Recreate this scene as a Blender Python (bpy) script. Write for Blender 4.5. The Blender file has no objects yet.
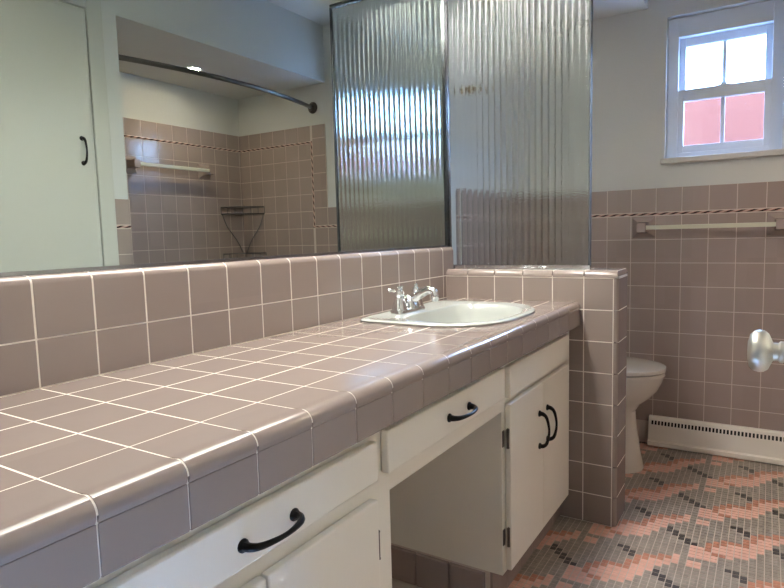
import bpy, bmesh, math, random
from mathutils import Vector, Matrix
PI = math.pi
random.seed(4)
C = bpy.context.scene.collection
sc = bpy.context.scene

# ------------------------------------------------------------------ camera
cam_d = bpy.data.cameras.new('camera'); cam = bpy.data.objects.new('camera', cam_d); C.objects.link(cam)
cam_d.sensor_width = 36.0; cam_d.lens = 601.6 / 784 * 36.0; cam_d.clip_start = 0.02
r_ = Vector((0.84798593, 0.52937324, -0.02615036)); u_ = Vector((-0.02970068, 0.09672177, 0.99486822)); f_ = Vector((-0.52918592, 0.84285756, -0.09774145))
cam.matrix_world = Matrix(((r_.x, u_.x, -f_.x, 1.0654), (r_.y, u_.y, -f_.y, -0.5416), (r_.z, u_.z, -f_.z, 0.2494), (0, 0, 0, 1)))
sc.camera = cam

# ------------------------------------------------------------------ world, exposure, window portal
SKY = (24.0, 41.0, 75.0)
w = bpy.data.worlds.new('sky'); sc.world = w; w.use_nodes = True
bg = w.node_tree.nodes['Background']; bg.inputs[0].default_value = (SKY[0]/75, SKY[1]/75, SKY[2]/75, 1); bg.inputs[1].default_value = 75.0
sc.view_settings.view_transform = 'Standard'; sc.view_settings.look = 'None'
sc.view_settings.exposure = 0.0; sc.view_settings.gamma = 1.0; sc.view_settings.use_curve_mapping = False
pl = bpy.data.lights.new('window_portal', 'AREA'); pl.shape = 'RECTANGLE'; pl.size = 0.46; pl.size_y = 0.64; pl.cycles.is_portal = True
po = bpy.data.objects.new('window_portal', pl); C.objects.link(po); po.location = (0.873, 2.69, 0.88); po.rotation_euler = (-PI/2, 0, 0)
E_VANITY = 42.0; E_SPOT = 340.0; E_FILL_HALL = 0.8; E_FILL_DOME = 4.5  # dome and hall strengths drive added fill lamps
sc.cycles.max_bounces = 14; sc.cycles.transmission_bounces = 12; sc.cycles.glossy_bounces = 8; sc.cycles.diffuse_bounces = 6
sc.cycles.use_denoising = True; sc.cycles.sample_clamp_indirect = 12.0; sc.cycles.blur_glossy = 0.5

# ------------------------------------------------------------------ dimensions (metres; counter top is z = 0)
P = 0.1095; FL = -0.787; CE = 1.545
XW = -0.035; Y0 = 1.5586; YB = 1.724; YF = 2.52; X1 = 1.26; X2 = 2.02; YA = 1.10; YN = -0.36
SOZ = 1.247; SOX = 0.565; HZ = 1.205; G = 0.0014

# ------------------------------------------------------------------ materials
def mat(name, col, rough=0.5, metal=0.0, spec=0.5, coat=0.0, trans=0.0, ior=1.45, bump=0.0, bscale=60.0, var=0.0, vscale=20.0, emis=None, estr=0.0):
    m = bpy.data.materials.new(name); m.use_nodes = True
    nt = m.node_tree; b = nt.nodes['Principled BSDF']
    b.inputs['Base Color'].default_value = (*col, 1); b.inputs['Roughness'].default_value = rough
    b.inputs['Metallic'].default_value = metal; b.inputs['Specular IOR Level'].default_value = spec
    b.inputs['Coat Weight'].default_value = coat; b.inputs['Coat Roughness'].default_value = 0.05
    b.inputs['Transmission Weight'].default_value = trans; b.inputs['IOR'].default_value = ior
    tc = nt.nodes.new('ShaderNodeTexCoord')
    if var:
        n = nt.nodes.new('ShaderNodeTexNoise'); n.inputs['Scale'].default_value = vscale; n.inputs['Detail'].default_value = 3
        nt.links.new(tc.outputs['Object'], n.inputs['Vector'])
        mx = nt.nodes.new('ShaderNodeMix'); mx.data_type = 'RGBA'
        mx.inputs['A'].default_value = (*[c * (1 - var) for c in col], 1); mx.inputs['B'].default_value = (*[min(1, c * (1 + var)) for c in col], 1)
        nt.links.new(n.outputs['Fac'], mx.inputs['Factor']); nt.links.new(mx.outputs['Result'], b.inputs['Base Color'])
    if bump:
        n2 = nt.nodes.new('ShaderNodeTexNoise'); n2.inputs['Scale'].default_value = bscale; n2.inputs['Detail'].default_value = 2
        nt.links.new(tc.outputs['Object'], n2.inputs['Vector'])
        bp = nt.nodes.new('ShaderNodeBump'); bp.inputs['Strength'].default_value = bump; bp.inputs['Distance'].default_value = 0.01
        nt.links.new(n2.outputs['Fac'], bp.inputs['Height']); nt.links.new(bp.outputs['Normal'], b.inputs['Normal'])
    if emis:
        b.inputs['Emission Color'].default_value = (*emis, 1); b.inputs['Emission Strength'].default_value = estr
    return m

def cell_mat(name, col, rough, pitch, var, bump=0.05, coat=0.0):
    """glazed tile whose tone differs a little from tile to tile"""
    m = mat(name, col, rough, bump=bump, bscale=14, coat=coat); nt = m.node_tree; b = nt.nodes['Principled BSDF']
    tc = nt.nodes.new('ShaderNodeTexCoord'); s = nt.nodes.new('ShaderNodeVectorMath'); s.operation = 'MULTIPLY'
    s.inputs[1].default_value = [1 / p for p in pitch]
    a = nt.nodes.new('ShaderNodeVectorMath'); a.operation = 'FLOOR'; wn = nt.nodes.new('ShaderNodeTexWhiteNoise')
    nt.links.new(tc.outputs['Object'], s.inputs[0]); nt.links.new(s.outputs[0], a.inputs[0]); nt.links.new(a.outputs[0], wn.inputs['Vector'])
    mx = nt.nodes.new('ShaderNodeMix'); mx.data_type = 'RGBA'
    mx.inputs['A'].default_value = (*[c * (1 - var) for c in col], 1); mx.inputs['B'].default_value = (*[c * (1 + var) for c in col], 1)
    nt.links.new(wn.outputs['Value'], mx.inputs['Factor']); nt.links.new(mx.outputs['Result'], b.inputs['Base Color'])
    return m

M = {}
M['paint'] = mat('cream_wall_paint', (0.61, 0.61, 0.59), 0.6, bump=0.06, bscale=120)
M['ceil'] = mat('ceiling_paint', (0.70, 0.68, 0.64), 0.7, bump=0.06, bscale=120)
M['white'] = mat('white_cabinet_paint', (0.79, 0.755, 0.675), 0.38, bump=0.04, bscale=70, var=0.02, vscale=8)
M['closet'] = mat('closet_white_darkened', (0.55, 0.545, 0.50), 0.45)  # the white paint darkened to offset the vanity light reaching the closet
M['dark_gap'] = mat('dark_gap', (0.06, 0.05, 0.045), 0.8)
M['tile'] = cell_mat('mauve_glazed_tile', (0.335, 0.262, 0.238), 0.12, (P, P, P), 0.035, bump=0.035)
M['ctile'] = cell_mat('mauve_glazed_counter_tile', (0.260, 0.211, 0.187), 0.12, (P, P, P), 0.03, bump=0.035)
M['grout'] = mat('cream_grout', (0.76, 0.70, 0.61), 0.8, bump=0.1, bscale=300)
M['wgrout'] = mat('pinkish_wall_grout', (0.60, 0.50, 0.43), 0.8)
M['fgrout'] = mat('floor_grout', (0.50, 0.43, 0.36), 0.85)
M['mgray'] = cell_mat('warm_grey_mosaic', (0.27, 0.23, 0.19), 0.4, (0.02067, 0.02067, 1), 0.13)
M['mdark'] = cell_mat('dark_mosaic', (0.045, 0.036, 0.032), 0.35, (0.02067, 0.02067, 1), 0.2)
M['mpink'] = cell_mat('pink_mosaic', (0.66, 0.37, 0.29), 0.4, (0.02067, 0.02067, 1), 0.06)
M['moran'] = cell_mat('terracotta_mosaic', (0.46, 0.19, 0.115), 0.4, (0.02067, 0.02067, 1), 0.1)
M['chrome'] = mat('chrome', (0.80, 0.81, 0.83), 0.08, metal=1.0)
M['steel'] = mat('brushed_steel', (0.36, 0.36, 0.37), 0.25, metal=1.0)
M['dsteel'] = mat('dark_steel', (0.16, 0.17, 0.18), 0.2, metal=1.0)
M['dark_edge'] = mat('dark_metal_edge', (0.07, 0.075, 0.08), 0.6, metal=0.2)
M['brass'] = mat('old_brass', (0.45, 0.33, 0.18), 0.25, metal=1.0)
M['nickel'] = mat('satin_nickel', (0.60, 0.59, 0.54), 0.42, metal=1.0)
M['bronze'] = mat('dark_bronze', (0.010, 0.008, 0.007), 0.28, metal=0.0, spec=0.18)
M['hinge'] = mat('dark_old_hinge', (0.12, 0.105, 0.09), 0.4, metal=0.8)
M['porc'] = mat('white_porcelain', (0.46, 0.485, 0.455), 0.07, coat=0.4)
M['porc2'] = mat('bone_porcelain', (0.70, 0.66, 0.59), 0.12, coat=0.3)
M['mirror'] = mat('silvered_glass', (0.70, 0.785, 0.745), 0.0, metal=1.0)
M['vinyl'] = mat('white_vinyl_daylit', (0.68, 0.74, 0.82), 0.35)  # blue of the daylight mixed into the white base colour
M['sill'] = mat('stone_sill', (0.58, 0.55, 0.50), 0.4, var=0.12, vscale=30)
M['heater'] = mat('heater_enamel', (0.84, 0.79, 0.71), 0.4, var=0.05, vscale=12)
M['slot'] = mat('dark_slot', (0.012, 0.011, 0.011), 0.9)
M['bar'] = mat('cream_bar', (0.60, 0.58, 0.46), 0.3)
M['wire'] = mat('dark_wire', (0.16, 0.155, 0.15), 0.3, metal=0.9)
M['brick'] = mat('pink_brick', (0.52, 0.30, 0.31), 0.9)
M['hall'] = mat('hall_paint', (0.72, 0.68, 0.60), 0.7)
M['hallfloor'] = mat('hall_wood', (0.30, 0.18, 0.10), 0.4, var=0.2, vscale=6)
M['vlight'] = mat('light_diffuser', (0.9, 0.9, 0.9), 0.5, emis=(1.0, 0.94, 0.88), estr=E_VANITY)
M['fill_dome'] = mat('fill_dome_diffuser', (0.9, 0.9, 0.9), 0.5, emis=(1.0, 0.84, 0.62), estr=E_FILL_DOME)
M['slight'] = mat('spot_lens', (0.9, 0.9, 0.9), 0.5, emis=(1.0, 0.80, 0.58), estr=E_SPOT)
M['hall_fill'] = mat('hall_fill_diffuser', (0.9, 0.9, 0.9), 0.5, emis=(1.0, 0.92, 0.80), estr=E_FILL_HALL)
M['tub'] = mat('tub_enamel', (0.68, 0.62, 0.56), 0.12, coat=0.3)

def pane_mat(name, tint, frost, scatter=0.0):
    m = bpy.data.materials.new(name); m.use_nodes = True; nt = m.node_tree; nt.nodes.clear()
    o = nt.nodes.new('ShaderNodeOutputMaterial'); t = nt.nodes.new('ShaderNodeBsdfTransparent'); g = nt.nodes.new('ShaderNodeBsdfGlossy')
    t.inputs[0].default_value = (*tint, 1); g.inputs['Roughness'].default_value = 0.05
    mx = nt.nodes.new('ShaderNodeMixShader'); mx.inputs[0].default_value = 0.06
    nt.links.new(t.outputs[0], mx.inputs[1]); nt.links.new(g.outputs[0], mx.inputs[2]); nt.links.new(mx.outputs[0], o.inputs[0])
    if scatter:   # textured privacy glass throws part of the daylight in all directions
        tl = nt.nodes.new('ShaderNodeBsdfTranslucent'); tl.inputs[0].default_value = (*tint, 1); m3 = nt.nodes.new('ShaderNodeMixShader'); m3.inputs[0].default_value = scatter
        nt.links.new(mx.outputs[0], m3.inputs[1]); nt.links.new(tl.outputs[0], m3.inputs[2]); nt.links.new(m3.outputs[0], o.inputs[0])
    if frost:   # pebbled glass: mottled tint
        tc = nt.nodes.new('ShaderNodeTexCoord'); v = nt.nodes.new('ShaderNodeTexNoise'); v.inputs['Scale'].default_value = 260; v.inputs['Detail'].default_value = 2
        rp = nt.nodes.new('ShaderNodeValToRGB'); rp.color_ramp.elements[0].position = 0.35; rp.color_ramp.elements[1].position = 0.62
        rp.color_ramp.elements[0].color = (*[c * 0.80 for c in tint], 1); rp.color_ramp.elements[1].color = (*tint, 1)
        nt.links.new(tc.outputs['Object'], v.inputs['Vector']); nt.links.new(v.outputs['Fac'], rp.inputs[0]); nt.links.new(rp.outputs[0], t.inputs[0])
    return m
M['pane'] = pane_mat('clear_pane', (0.96, 0.97, 0.97), False, 0.4)
M['fpane'] = pane_mat('pebbled_pane', (0.97, 0.95, 0.96), True)

def glass_mat():
    m = bpy.data.materials.new('fluted_glass'); m.use_nodes = True; nt = m.node_tree; nt.nodes.clear()
    o = nt.nodes.new('ShaderNodeOutputMaterial'); g = nt.nodes.new('ShaderNodeBsdfGlass')
    g.inputs['Color'].default_value = (0.93, 0.96, 0.95, 1); g.inputs['Roughness'].default_value = 0.07; g.inputs['IOR'].default_value = 1.5
    tc = nt.nodes.new('ShaderNodeTexCoord'); n = nt.nodes.new('ShaderNodeTexNoise'); n.inputs['Scale'].default_value = 220; n.inputs['Detail'].default_value = 1
    b = nt.nodes.new('ShaderNodeBump'); b.inputs['Strength'].default_value = 0.12; b.inputs['Distance'].default_value = 0.004
    nt.links.new(tc.outputs['Object'], n.inputs['Vector']); nt.links.new(n.outputs['Fac'], b.inputs['Height']); nt.links.new(b.outputs['Normal'], g.inputs['Normal'])
    nt.links.new(g.outputs[0], o.inputs[0]); return m
M['flute'] = glass_mat()

def rope_mat(axis):
    m = mat('twisted_rope_tile_' + 'xyz'[axis], (0.45, 0.25, 0.21), 0.2); nt = m.node_tree; b = nt.nodes['Principled BSDF']
    tc = nt.nodes.new('ShaderNodeTexCoord'); sp = nt.nodes.new('ShaderNodeSeparateXYZ'); nt.links.new(tc.outputs['Object'], sp.inputs[0])
    def mth(op, a, v=None):
        n = nt.nodes.new('ShaderNodeMath'); n.operation = op
        for i, q in enumerate((a, v)):
            if q is None: continue
            if isinstance(q, (int, float)): n.inputs[i].default_value = q
            else: nt.links.new(q, n.inputs[i])
        return n.outputs[0]
    along = sp.outputs[axis]; across = sp.outputs[2] if axis != 2 else sp.outputs[0]
    s = mth('ADD', mth('MULTIPLY', along, 1 / 0.044), mth('MULTIPLY', across, -62.0))
    f = mth('FRACT', s); k = mth('LESS_THAN', f, 0.40)
    k2 = mth('LESS_THAN', mth('ABSOLUTE', mth('SUBTRACT', f, 0.7)), 0.10)
    mx = nt.nodes.new('ShaderNodeMix'); mx.data_type = 'RGBA'; mx.inputs['A'].default_value = (0.48, 0.27, 0.23, 1); mx.inputs['B'].default_value = (0.02, 0.014, 0.013, 1)
    nt.links.new(k, mx.inputs['Factor'])
    m2 = nt.nodes.new('ShaderNodeMix'); m2.data_type = 'RGBA'; m2.inputs['B'].default_value = (0.62, 0.46, 0.40, 1)
    nt.links.new(k2, m2.inputs['Factor']); nt.links.new(mx.outputs['Result'], m2.inputs['A']); nt.links.new(m2.outputs['Result'], b.inputs['Base Color'])
    return m
M['rope_x'] = rope_mat(0); M['rope_y'] = rope_mat(1); M['rope_z'] = rope_mat(2)

def brick_mat():
    m = M['brick']; nt = m.node_tree; b = nt.nodes['Principled BSDF']; tc = nt.nodes.new('ShaderNodeTexCoord')
    mp = nt.nodes.new('ShaderNodeMapping'); mp.inputs['Rotation'].default_value = (PI/2, 0, 0)
    br = nt.nodes.new('ShaderNodeTexBrick'); br.inputs['Color1'].default_value = (0.15, 0.046, 0.026, 1); br.inputs['Color2'].default_value = (0.158, 0.049, 0.028, 1)
    br.inputs['Mortar'].default_value = (0.158, 0.053, 0.031, 1); br.inputs['Scale'].default_value = 9.0; br.inputs['Mortar Size'].default_value = 0.03
    nt.links.new(tc.outputs['Object'], mp.inputs[0]); nt.links.new(mp.outputs[0], br.inputs['Vector']); nt.links.new(br.outputs['Color'], b.inputs['Base Color'])
brick_mat()

# ------------------------------------------------------------------ helpers
SHARP = math.radians(33)
def obj(name, bm, mats, parent=None, smooth=False, wn=False, loc=None, bevel=0.0, segs=2):
    bmesh.ops.recalc_face_normals(bm, faces=bm.faces)
    for e in bm.edges:
        if len(e.link_faces) == 2 and e.calc_face_angle(0) > SHARP: e.smooth = False
    me = bpy.data.meshes.new(name); bm.to_mesh(me); bm.free()
    for m in (mats if isinstance(mats, (list, tuple)) else [mats]): me.materials.append(m)
    if loc is not None:
        me.transform(Matrix.Translation(-Vector(loc)))
    o = bpy.data.objects.new(name, me); C.objects.link(o)
    if loc is not None: o.location = loc
    if smooth or wn:
        for p in me.polygons: p.use_smooth = True
    if bevel:
        b = o.modifiers.new('bevel', 'BEVEL'); b.width = bevel; b.segments = segs; b.limit_method = 'ANGLE'; b.angle_limit = math.radians(40)
        for p in me.polygons: p.use_smooth = True
        wn = True
    if wn:
        m_ = o.modifiers.new('wn', 'WEIGHTED_NORMAL'); m_.weight = 90; m_.keep_sharp = True
    if parent:
        o.parent = parent
        o.matrix_parent_inverse = Matrix.Translation(-parent.location) if parent.type == 'EMPTY' or parent.location.length > 0 else Matrix()
    return o
def tag(o, label, cat, group=None):
    o['label'] = label; o['category'] = cat
    if group: o['group'] = group
    return o
def thing(name, label, cat, loc, group=None):
    o = bpy.data.objects.new(name, None); C.objects.link(o); o.location = loc; o.empty_display_size = 0.05
    return tag(o, label, cat, group)
def struct(o): o['kind'] = 'structure'; return o

def box(bm, x0, x1, y0, y1, z0, z1, mi=0):
    v = [bm.verts.new(p) for p in ((x0,y0,z0),(x1,y0,z0),(x1,y1,z0),(x0,y1,z0),(x0,y0,z1),(x1,y0,z1),(x1,y1,z1),(x0,y1,z1))]
    for f in ((0,3,2,1),(4,5,6,7),(0,1,5,4),(1,2,6,5),(2,3,7,6),(3,0,4,7)):
        bm.faces.new([v[i] for i in f]).material_index = mi
def B(*bs):
    bm = bmesh.new()
    for b in bs: box(bm, *b)
    return bm
def loft(bm, rings, close=True, caps=True, mi=0):
    R = [[bm.verts.new(p) for p in r] for r in rings]; n = len(R[0])
    for a, b in zip(R, R[1:]):
        for i in range(n if close else n - 1):
            j = (i + 1) % n; bm.faces.new((a[i], a[j], b[j], b[i])).material_index = mi
    if caps:
        bm.faces.new(R[0][::-1]).material_index = mi; bm.faces.new(R[-1]).material_index = mi
    return R
def tile(bm, O, U, V, N, u0, u1, v0, v1, th=0.008, b=0.0012, mi=0, g=G):
    u0 += g; u1 -= g; v0 += g; v1 -= g
    O, U, V, N = map(Vector, (O, U, V, N))
    def ring(i, n): return [O + U * a + V * c + N * n for a, c in ((u0+i, v0+i), (u1-i, v0+i), (u1-i, v1-i), (u0+i, v1-i))]
    loft(bm, [ring(0, 0), ring(0, th - b), ring(b * 0.3, th - b * 0.3), ring(b, th)], mi=mi)
def cap(bm, prof, w0, w1, f, b=0.0018, mi=0, g=G, e0=None, e1=None):
    """glazed trim piece: 2-D outline (closed, counter-clockwise) swept from w0 to w1 with eased ends"""
    n = len(prof); w0 += g; w1 -= g; nr = []
    for i in range(n):
        a = Vector(prof[i-1]); c = Vector(prof[(i+1) % n]); t = (c - a).normalized(); nr.append(Vector((t.y, -t.x)))
    def ring(w, off): return [f(p[0] - q.x * off, p[1] - q.y * off, w) for p, q in zip(prof, nr)]
    e0 = e0 or b; e1 = e1 or b
    loft(bm, [ring(w0, e0), ring(w0 + e0 * 0.3, e0 * 0.3), ring(w0 + e0, 0), ring(w1 - e1, 0), ring(w1 - e1 * 0.3, e1 * 0.3), ring(w1, e1)], mi=mi)
def arc(cx, cy, r, a0, a1, n=6): return [(cx + r * math.cos(math.radians(a0 + (a1 - a0) * i / n)), cy + r * math.sin(math.radians(a0 + (a1 - a0) * i / n))) for i in range(n + 1)]
def tube(bm, pts, rad, n=10, mi=0, squash=1.0, side=None):
    pts = [Vector(p) for p in pts]; rings = []
    if not isinstance(rad, (list, tuple)): rad = [rad] * len(pts)
    ref = Vector(side) if side else Vector((0.13, 0.21, 0.97))
    for i, p in enumerate(pts):
        t = (pts[min(i+1, len(pts)-1)] - pts[max(i-1, 0)]).normalized()
        a = t.cross(ref).normalized(); c = a.cross(t).normalized()
        rings.append([p + (a * math.cos(2*PI*k/n) * squash + c * math.sin(2*PI*k/n)) * rad[i] for k in range(n)])
    loft(bm, rings, mi=mi)
def smoothpts(pts, n=6):
    pts = [Vector(p) for p in pts]; P_ = [pts[0]] + pts + [pts[-1]]; out = []
    for i in range(1, len(P_) - 2):
        for k in range(n):
            t = k / n; a, b, c, d = P_[i-1], P_[i], P_[i+1], P_[i+2]
            out.append(0.5 * ((2*b) + (c-a)*t + (2*a-5*b+4*c-d)*t*t + (3*b-a-3*c+d)*t**3))
    return out + [pts[-1]]
def lathe(bm, c, axis, prof, n=28, mi=0):
    c = Vector(c); ax = Vector(axis).normalized(); a = ax.cross(Vector((0.1, 0.9, 0.3))).normalized(); b = ax.cross(a)
    loft(bm, [[c + ax * h + (a * math.cos(2*PI*k/n) + b * math.sin(2*PI*k/n)) * max(r, 1e-4) for k in range(n)] for r, h in prof], mi=mi)

# ------------------------------------------------------------------ structure: shell
struct(obj('floor', None or (lambda: (lambda bm: (box(bm, XW, X2, YN, YF, FL - 0.1, FL - 0.0008, 4), bm)[1])(bmesh.new()))(), [M['mgray'], M['mdark'], M['mpink'], M['moran'], M['fgrout']]))
floor = bpy.data.objects['floor']
T = 0.31 / 15
rules = {0: {0:1,1:1,10:3,11:3,12:2,13:2}, 1: {1:1,2:1,10:3,11:2,12:2}, 2: {2:1,3:1,9:2,10:2,11:2}, 3: {3:1,4:1},
         4: {4:1,5:2,6:2,7:2,8:2,10:2,11:2}, 5: {5:2,6:2,7:2,8:2,10:2,11:2}, 6: {3:3,4:3,5:3,6:2,7:2,8:2}, 7: {2:3,3:3,4:2,5:2,6:3,7:2,8:2},
         8: {1:3,2:3,3:2,4:2,5:2,6:3}, 9: {1:3,2:2,3:2,4:2,5:2,6:2,10:1}, 10: {1:3,2:2,3:2,4:2,5:2,10:1,11:1}, 11: {14:3,0:3,1:3,2:2,3:2,4:2,5:2,11:1,12:1},
         12: {12:3,13:3,14:3,0:2,1:2,2:2,3:2,4:2}, 13: {11:3,12:3,13:2,14:2,0:2,1:2,2:2}, 14: {11:3,12:2,13:2,14:2,0:2}}
bm = bmesh.new(); bm.from_mesh(floor.data)
for ci in range(-41, 60):
    xa = 0.793 + ci * T; xb = xa + T
    if xb < 0.28 or xa > X1 - 0.005: continue
    for ri in range(-60, 100):
        yb = 1.664 - ri * T; ya = yb - T
        if ya > YF - 0.01 or yb < YN + 0.01: continue
        k = rules[ci % 15].get(ri % 15, 0)
        x0, x1, y0, y1 = xa + 0.0009, min(xb - 0.0009, X1), max(ya + 0.0009, YN), min(yb - 0.0009, YF); i = 0.0009
        lo = [bm.verts.new((a, c, FL - 0.001)) for a, c in ((x0,y0),(x1,y0),(x1,y1),(x0,y1))]
        hi = [bm.verts.new((a, c, FL)) for a, c in ((x0+i,y0+i),(x1-i,y0+i),(x1-i,y1-i),(x0+i,y1-i))]
        bm.faces.new(hi).material_index = k
        for q in range(4): bm.faces.new((lo[q], lo[(q+1)%4], hi[(q+1)%4], hi[q])).material_index = k
bm.to_mesh(floor.data); bm.free()

struct(obj('ceiling', B((XW - 0.1, X2 + 0.1, YN - 0.1, YF + 0.12, CE, CE + 0.1)), M['ceil']))
wall_l = struct(obj('wall_left', B((XW - 0.1, XW, YN - 0.1, YF + 0.12, FL - 0.1, CE)), M['paint']))
WX0, WX1, WZ0, WZ1 = 0.645, 1.10, 0.565, 1.192
wall_f = struct(obj('wall_far', B((XW, WX0, YF, YF + 0.12, FL - 0.1, CE), (WX1, X2 + 0.1, YF, YF + 0.12, FL - 0.1, CE),
                                  (WX0, WX1, YF, YF + 0.12, FL - 0.1, WZ0), (WX0, WX1, YF, YF + 0.12, WZ1, CE)), M['paint']))
wall_n = struct(obj('wall_near', B((XW, 0.52, YN - 0.1, YN, FL - 0.1, CE), (1.16, X1, YN - 0.1, YN, FL - 0.1, CE), (0.52, 1.16, YN - 0.1, YN, 1.25, CE)), M['paint']))
wall_r = struct(obj('wall_right', B((X1, X2 + 0.1, YN - 0.1, YA, FL - 0.1, CE)), M['paint']))
wall_t = struct(obj('wall_tub', B((X2, X2 + 0.1, YA, YF, FL - 0.1, CE)), M['paint']))
struct(obj('ceiling_tub', B((X1, X2, YA, YF, HZ, CE)), M['paint']))
LX0, LX1, LY0, LY1, LZ = 0.13, 0.34, 0.02, 1.46, SOZ + 0.10      # opening of the recessed light
struct(obj('ceiling_soffit', B((XW, LX0, YN, YF, SOZ, LZ), (LX1, SOX, YN, YF, SOZ, LZ), (LX0, LX1, YN, LY0, SOZ, LZ), (LX0, LX1, LY1, YF, SOZ, LZ), (XW, SOX, YN, YF, LZ, CE)), M['ceil']))

# ------------------------------------------------------------------ wall tiles
ZR = [0.1956 - P * k for k in range(9)]          # horizontal joints below the rope row
def rope(bm, p0, p1, N, r=0.0068, mi=2):
    p0, p1, N = Vector(p0), Vector(p1), Vector(N); t = (p1 - p0).normalized(); s = t.cross(N)
    prof = [(-1, 0), (-1, 0.45), (-0.7, 0.95), (0, 1.2), (0.7, 0.95), (1, 0.45), (1, 0)]
    loft(bm, [[p + s * a * r + N * (c * 0.009) for a, c in prof] for p in (p0, p1)], mi=mi)
def wainscot(bm, O, U, N, joints, top_row=True, rope_seg=True):
    """rows up to the cap at z=.434 with the rope at z=.315; joints: list of u positions"""
    O = Vector(O); V = Vector((0, 0, 1))
    rows = [(max(ZR[k+1], FL), ZR[k]) for k in range(8)] + [(ZR[8] if ZR[8] > FL else FL, ZR[8])]
    rows = [r for r in rows if r[1] - r[0] > 0.01] + [(0.1956, 0.3065)]
    for a, c in zip(joints, joints[1:]):
        if c - a < 0.006: continue
        for z0, z1 in rows: tile(bm, O, U, V, N, a, c, z0, z1)
        tile(bm, O, U, V, N, a, c, 0.3225, 0.434)
def grid(u0, u1, ref):
    k0 = math.ceil((u0 - ref) / P); out = [u0]
    u = ref + k0 * P
    while u < u1 - 0.004:
        if u > u0 + 0.004: out.append(u)
        u += P
    return out + [u1]
GD = 0.0073   # grout face height over the wall plane
def tiled_wall(name, O, U, N, spec, parent, ropes, slabs, axis):
    bm = bmesh.new(); O = Vector(O); V = Vector((0, 0, 1))
    for s in spec: s(bm)
    for a, c in ropes: rope(bm, a, c, N)
    for (u0, u1, z0, z1) in slabs:
        tile(bm, O, U, V, N, u0, u1, z0, z1, th=GD, b=0.0005, mi=1, g=0)
    o = obj(name, bm, [M['tile'], M['wgrout'], M[axis]], parent, wn=True); o['kind'] = 'structure'; return o
# far wall: toilet side and under the window
FJ = grid(XW + 0.0, 1.268, 0.613)
AJ = grid(1.3795, X2, 1.3795)
AZ = [0.1956 + P * k for k in range(6)] + [0.8435]
def alcove_rows(bm, O, U, N, joints, zmin=-0.45):
    V = Vector((0, 0, 1)); zs = [z for z in reversed(ZR) if z > zmin] + AZ[1:]
    for a, c in zip(joints, joints[1:]):
        for z0, z1 in zip(zs, zs[1:]): tile(bm, O, U, V, N, a, c, z0, z1)
        tile(bm, O, U, V, N, a, c, 0.857, 0.955)
def far_outer(bm):
    V = Vector((0, 0, 1)); zs = [0.3225, 0.434, 0.5435, 0.653, 0.7625, 0.872, 0.955]
    for z0, z1 in zip(zs[1:], zs[2:]): tile(bm, (0, YF, 0), (1, 0, 0), V, (0, -1, 0), 1.268, 1.3725, z0, z1)
tiled_wall('tile_wainscot', (0, YF, 0), (1, 0, 0), (0, -1, 0),
    [lambda bm: wainscot(bm, (0, YF, 0), (1, 0, 0), (0, -1, 0), FJ), lambda bm: wainscot(bm, (0, YF, 0), (1, 0, 0), (0, -1, 0), [1.268, 1.3725]),
     far_outer, lambda bm: alcove_rows(bm, (0, YF, 0), (1, 0, 0), (0, -1, 0), [1.3865] + AJ[1:])],
    wall_f, [((XW, YF, 0.3145), (1.3865, YF, 0.3145)), ((1.3865, YF, 0.850), (X2, YF, 0.850))],
    [(XW, 1.268, FL, 0.433), (1.268, X2, FL, 0.954)], 'rope_x')
bm = bmesh.new(); rope(bm, (1.3795, YF, 0.3145), (1.3795, YF, 0.857), (0, -1, 0), mi=0)
struct(obj('rope_border', bm, M['rope_z'], wall_f, wn=True))
# behind the toilet, on the mirror wall
tiled_wall('tile_wainscot', (XW, 0, 0), (0, 1, 0), (1, 0, 0), [lambda bm: wainscot(bm, (XW, 0, 0), (0, 1, 0), (1, 0, 0), grid(YB, YF, YF - 0.06))],
    wall_l, [((XW, YB, 0.3145), (XW, YF, 0.3145))], [(YB, YF, FL, 0.433)], 'rope_y')
# alcove back wall and near end wall
tiled_wall('tile_surround', (X2, 0, 0), (0, 1, 0), (-1, 0, 0), [lambda bm: alcove_rows(bm, (X2, 0, 0), (0, 1, 0), (-1, 0, 0), grid(YA, YF, YF - 0.02))],
    wall_t, [((X2, YA, 0.850), (X2, YF, 0.850))], [(YA, YF, FL, 0.954)], 'rope_y')
tiled_wall('tile_surround', (0, YA, 0), (1, 0, 0), (0, 1, 0), [lambda bm: alcove_rows(bm, (0, YA, 0), (1, 0, 0), (0, 1, 0), grid(1.30, X2, 1.3795))],
    wall_r, [((1.30, YA, 0.850), (X2, YA, 0.850))], [(1.30, X2, FL, 0.954)], 'rope_x')
# narrow strip beside the closet casing
tiled_wall('tile_wainscot', (X1, 0, 0), (0, 1, 0), (-1, 0, 0), [lambda bm: wainscot(bm, (X1, 0, 0), (0, 1, 0), (-1, 0, 0), [1.029, YA])],
    wall_r, [((X1, 1.029, 0.3145), (X1, YA, 0.3145))], [(1.029, YA, FL, 0.433)], 'rope_y')

# ------------------------------------------------------------------ half wall with tiled faces and bullnose top
HX = [XW] + [0.0898 + P * k for k in range(5)] + [0.626]
HZs = [0.0848 - P * k for k in range(8)] + [FL]
XE = 0.642
hw = struct(obj('wall_partition', B((XW, XE - 0.0153, Y0 + 0.0007, YB - 0.0007, FL, 0.0905), (XW, XE - 0.0007, Y0 + 0.0177, YB - 0.0177, FL, 0.0905), (XW, XE - 0.006, Y0 + 0.014, YB - 0.014, 0.0905, 0.1098)), M['grout']))
bm = bmesh.new()
for a, c in zip(HX, HX[1:]):
    for z1, z0 in zip(HZs, HZs[1:]):
        tile(bm, (0, Y0 + 0.008, 0), (1, 0, 0), (0, 0, 1), (0, -1, 0), a, c, z0, z1)
        tile(bm, (0, YB - 0.008, 0), (1, 0, 0), (0, 0, 1), (0, 1, 0), a, c, z0, z1)
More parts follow.
